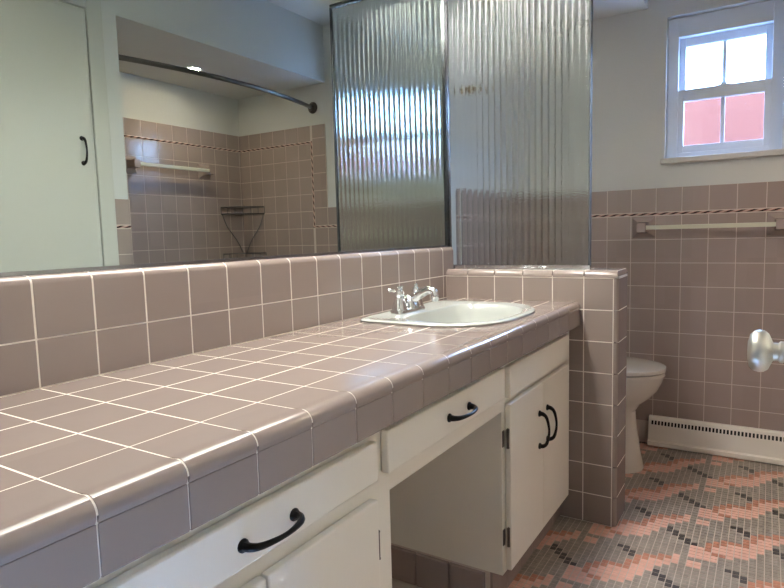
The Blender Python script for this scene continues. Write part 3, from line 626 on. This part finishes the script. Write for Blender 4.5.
# ------------------------------------------------------------------ corner shower caddy
cd = thing('shower_caddy', 'two-tier wire corner caddy in the tiled tub alcove, seen in the mirror', 'caddy', (X2 - 0.01, YF - 0.01, 0.1))
cx, cy = X2 - 0.012, YF - 0.013
for zt in (0.462, 0.150):
    bm = bmesh.new(); R_ = 0.20
    for zz in (zt, zt - 0.045):
        rim = [(cx, cy, zz)] + [(cx - R_ * math.cos(math.radians(a)), cy - R_ * math.sin(math.radians(a)), zz) for a in range(0, 91, 9)] + [(cx, cy, zz)]
        tube(bm, rim[1:-1], 0.003, 6); tube(bm, [rim[0], rim[1]], 0.003, 6); tube(bm, [rim[0], rim[-2]], 0.003, 6)
    for k in range(1, 9):
        q = R_ * k / 9; tube(bm, [(cx - q, cy, zt - 0.045), (cx - q, cy - math.sqrt(R_ * R_ - q * q), zt - 0.045)], 0.0018, 6)
    for a in range(0, 91, 15): tube(bm, [(cx - R_ * math.cos(math.radians(a)), cy - R_ * math.sin(math.radians(a)), zz) for zz in (zt, zt - 0.045)], 0.002, 6)
    obj('basket', bm, M['wire'], cd, smooth=True)
for sx_, sy_ in ((1, 0), (0, 1)):
    bm = bmesh.new()
    tube(bm, smoothpts([(cx - 0.19 * sx_, cy - 0.19 * sy_, 0.415), (cx - 0.15 * sx_, cy - 0.15 * sy_, 0.33), (cx - 0.07 * sx_, cy - 0.07 * sy_, 0.24), (cx - 0.02 * sx_, cy - 0.02 * sy_, 0.155)], 5), 0.003, 6)
    obj('brace', bm, M['wire'], cd, smooth=True)

# ------------------------------------------------------------------ closet door and casing in the right wall
cdo = struct(bpy.data.objects.new('door_1', None)); C.objects.link(cdo); cdo.location = (X1, 0.62, FL)
struct(obj('door_panel', B((X1 - 0.020, X1 - 0.006, 0.278, 0.949, FL + 0.012, 1.182), (X1 - 0.026, X1 - 0.020, 0.292, 0.935, FL + 0.026, 1.168)), M['closet'], cdo, bevel=0.0028, segs=2))
pull(cdo, (X1 - 0.026, 0.893, 0.618), (0, 0, 1), (-1, 0, 0), 0.098)
struct(obj('door_casing', B((X1 - 0.016, X1, 0.958, 1.027, FL, 1.335), (X1 - 0.016, X1, 0.198, 0.267, FL, 1.335), (X1 - 0.016, X1, 0.267, 0.958, 1.190, 1.335), (X1 - 0.006, X1, 0.267, 0.958, FL, 1.190)), M['closet'], cdo, bevel=0.003))

# ------------------------------------------------------------------ entry door standing open, with its knob
ed = struct(bpy.data.objects.new('door_2', None)); C.objects.link(ed); ed.location = (1.145, -0.34, FL)
struct(obj('door_panel', B((1.1262, 1.161, -0.345, 0.338, FL + 0.012, 1.225)), M['white'], ed, bevel=0.002))
struct(obj('door_casing', B((0.44, 0.52, YN - 0.112, YN - 0.1, FL, 1.325), (1.16, 1.24, YN - 0.112, YN - 0.1, FL, 1.325), (0.52, 1.16, YN - 0.112, YN - 0.1, 1.25, 1.325)), M['white'], ed, bevel=0.002))
bm = bmesh.new(); KC = Vector((1.118, 0.274, 0.103))
lathe(bm, KC, (-1, 0, 0), [(0.032, -0.008), (0.032, 0.003), (0.026, 0.007), (0.0135, 0.009), (0.0125, 0.014), (0.0125, 0.030), (0.011, 0.031), (0.011, 0.034), (0.0125, 0.035), (0.0125, 0.038), (0.0105, 0.040), (0.0105, 0.045),
     (0.015, 0.047), (0.021, 0.0495), (0.0242, 0.054), (0.0248, 0.059), (0.0235, 0.064), (0.019, 0.0685), (0.010, 0.0705), (0.0001, 0.071)], 40)
obj('door_knob', bm, M['nickel'], ed, smooth=True)['label'] = 'satin nickel round door knob'

# ------------------------------------------------------------------ lights: soffit panel and alcove spot, plus an added fill dome
vl = thing('ceiling_light', 'long recessed light panel in the soffit above the vanity counter', 'light', (0.30, 0.6, SOZ))
w_ = 0.012
obj('light_frame', B((LX0 - w_, LX0, LY0 - w_, LY1 + w_, SOZ - 0.004, SOZ), (LX1, LX1 + w_, LY0 - w_, LY1 + w_, SOZ - 0.004, SOZ), (LX0, LX1, LY0 - w_, LY0, SOZ - 0.004, SOZ), (LX0, LX1, LY1, LY1 + w_, SOZ - 0.004, SOZ)), M['vinyl'], vl)
obj('diffuser', B((LX0 + 0.01, LX1 - 0.01, LY0 + 0.01, LY1 - 0.01, LZ - 0.02, LZ - 0.0005)), M['vlight'], vl)
cl = thing('ceiling_light', 'unseen round dome light added as fill on the ceiling between vanity and closet', 'light', (0.95, 0.05, CE))  # out-of-view lamp added to brighten closet, cabinet fronts and near counter
bm = bmesh.new(); lathe(bm, (0.95, 0.05, CE), (0, 0, -1), [(0.15, 0), (0.15, 0.018), (0.14, 0.022)], 32); obj('fill_light_base', bm, M['vinyl'], cl, smooth=True)
bm = bmesh.new(); lathe(bm, (0.95, 0.05, CE - 0.0225), (0, 0, -1), [(0.0001, 0), (0.135, 0), (0.12, 0.03), (0.07, 0.05), (0.0001, 0.055)], 32); obj('diffuser', bm, M['fill_dome'], cl, smooth=True)
al = thing('ceiling_light', 'small round recessed spotlight glowing in the tub alcove ceiling, seen in the mirror', 'light', (1.655, 1.835, HZ))
bm = bmesh.new(); lathe(bm, (1.655, 1.835, HZ), (0, 0, -1), [(0.040, 0), (0.054, 0.0), (0.054, 0.003), (0.040, 0.004), (0.038, 0.001)], 28); obj('trim_ring', bm, M['vinyl'], al, smooth=True)
bm = bmesh.new(); lathe(bm, (1.655, 1.835, HZ - 0.0005), (0, 0, -1), [(0.0001, 0), (0.037, 0), (0.037, 0.0015), (0.0001, 0.002)], 28); obj('lens', bm, M['slight'], al)

# ------------------------------------------------------------------ hall behind the doorway where the photographer stands
struct(obj('floor_hall', B((0.0, 2.2, -2.4, YN - 0.1, FL - 0.1, FL)), M['hallfloor']))
struct(obj('ceiling_hall', B((0.0, 2.2, -2.4, YN - 0.1, CE, CE + 0.1)), M['ceil']))
struct(obj('wall_hall', B((-0.1, 0.0, -2.5, YN - 0.1, FL - 0.1, CE), (2.2, 2.3, -2.5, YN - 0.1, FL - 0.1, CE), (-0.1, 2.3, -2.5, -2.4, FL - 0.1, CE)), M['hall']))
hl = thing('hall_fill_light', 'unseen flat ceiling light added as fill in the hall outside the bathroom', 'light', (1.0, -1.4, CE))  # invented lamp giving soft fill through the doorway
bm = bmesh.new(); lathe(bm, (1.0, -1.4, CE), (0, 0, -1), [(0.17, 0), (0.17, 0.02), (0.16, 0.025)], 32); obj('fill_light_base', bm, M['vinyl'], hl, smooth=True)
bm = bmesh.new(); lathe(bm, (1.0, -1.4, CE - 0.0255), (0, 0, -1), [(0.0001, 0), (0.155, 0), (0.14, 0.03), (0.08, 0.05), (0.0001, 0.055)], 32); obj('diffuser', bm, M['hall_fill'], hl, smooth=True)
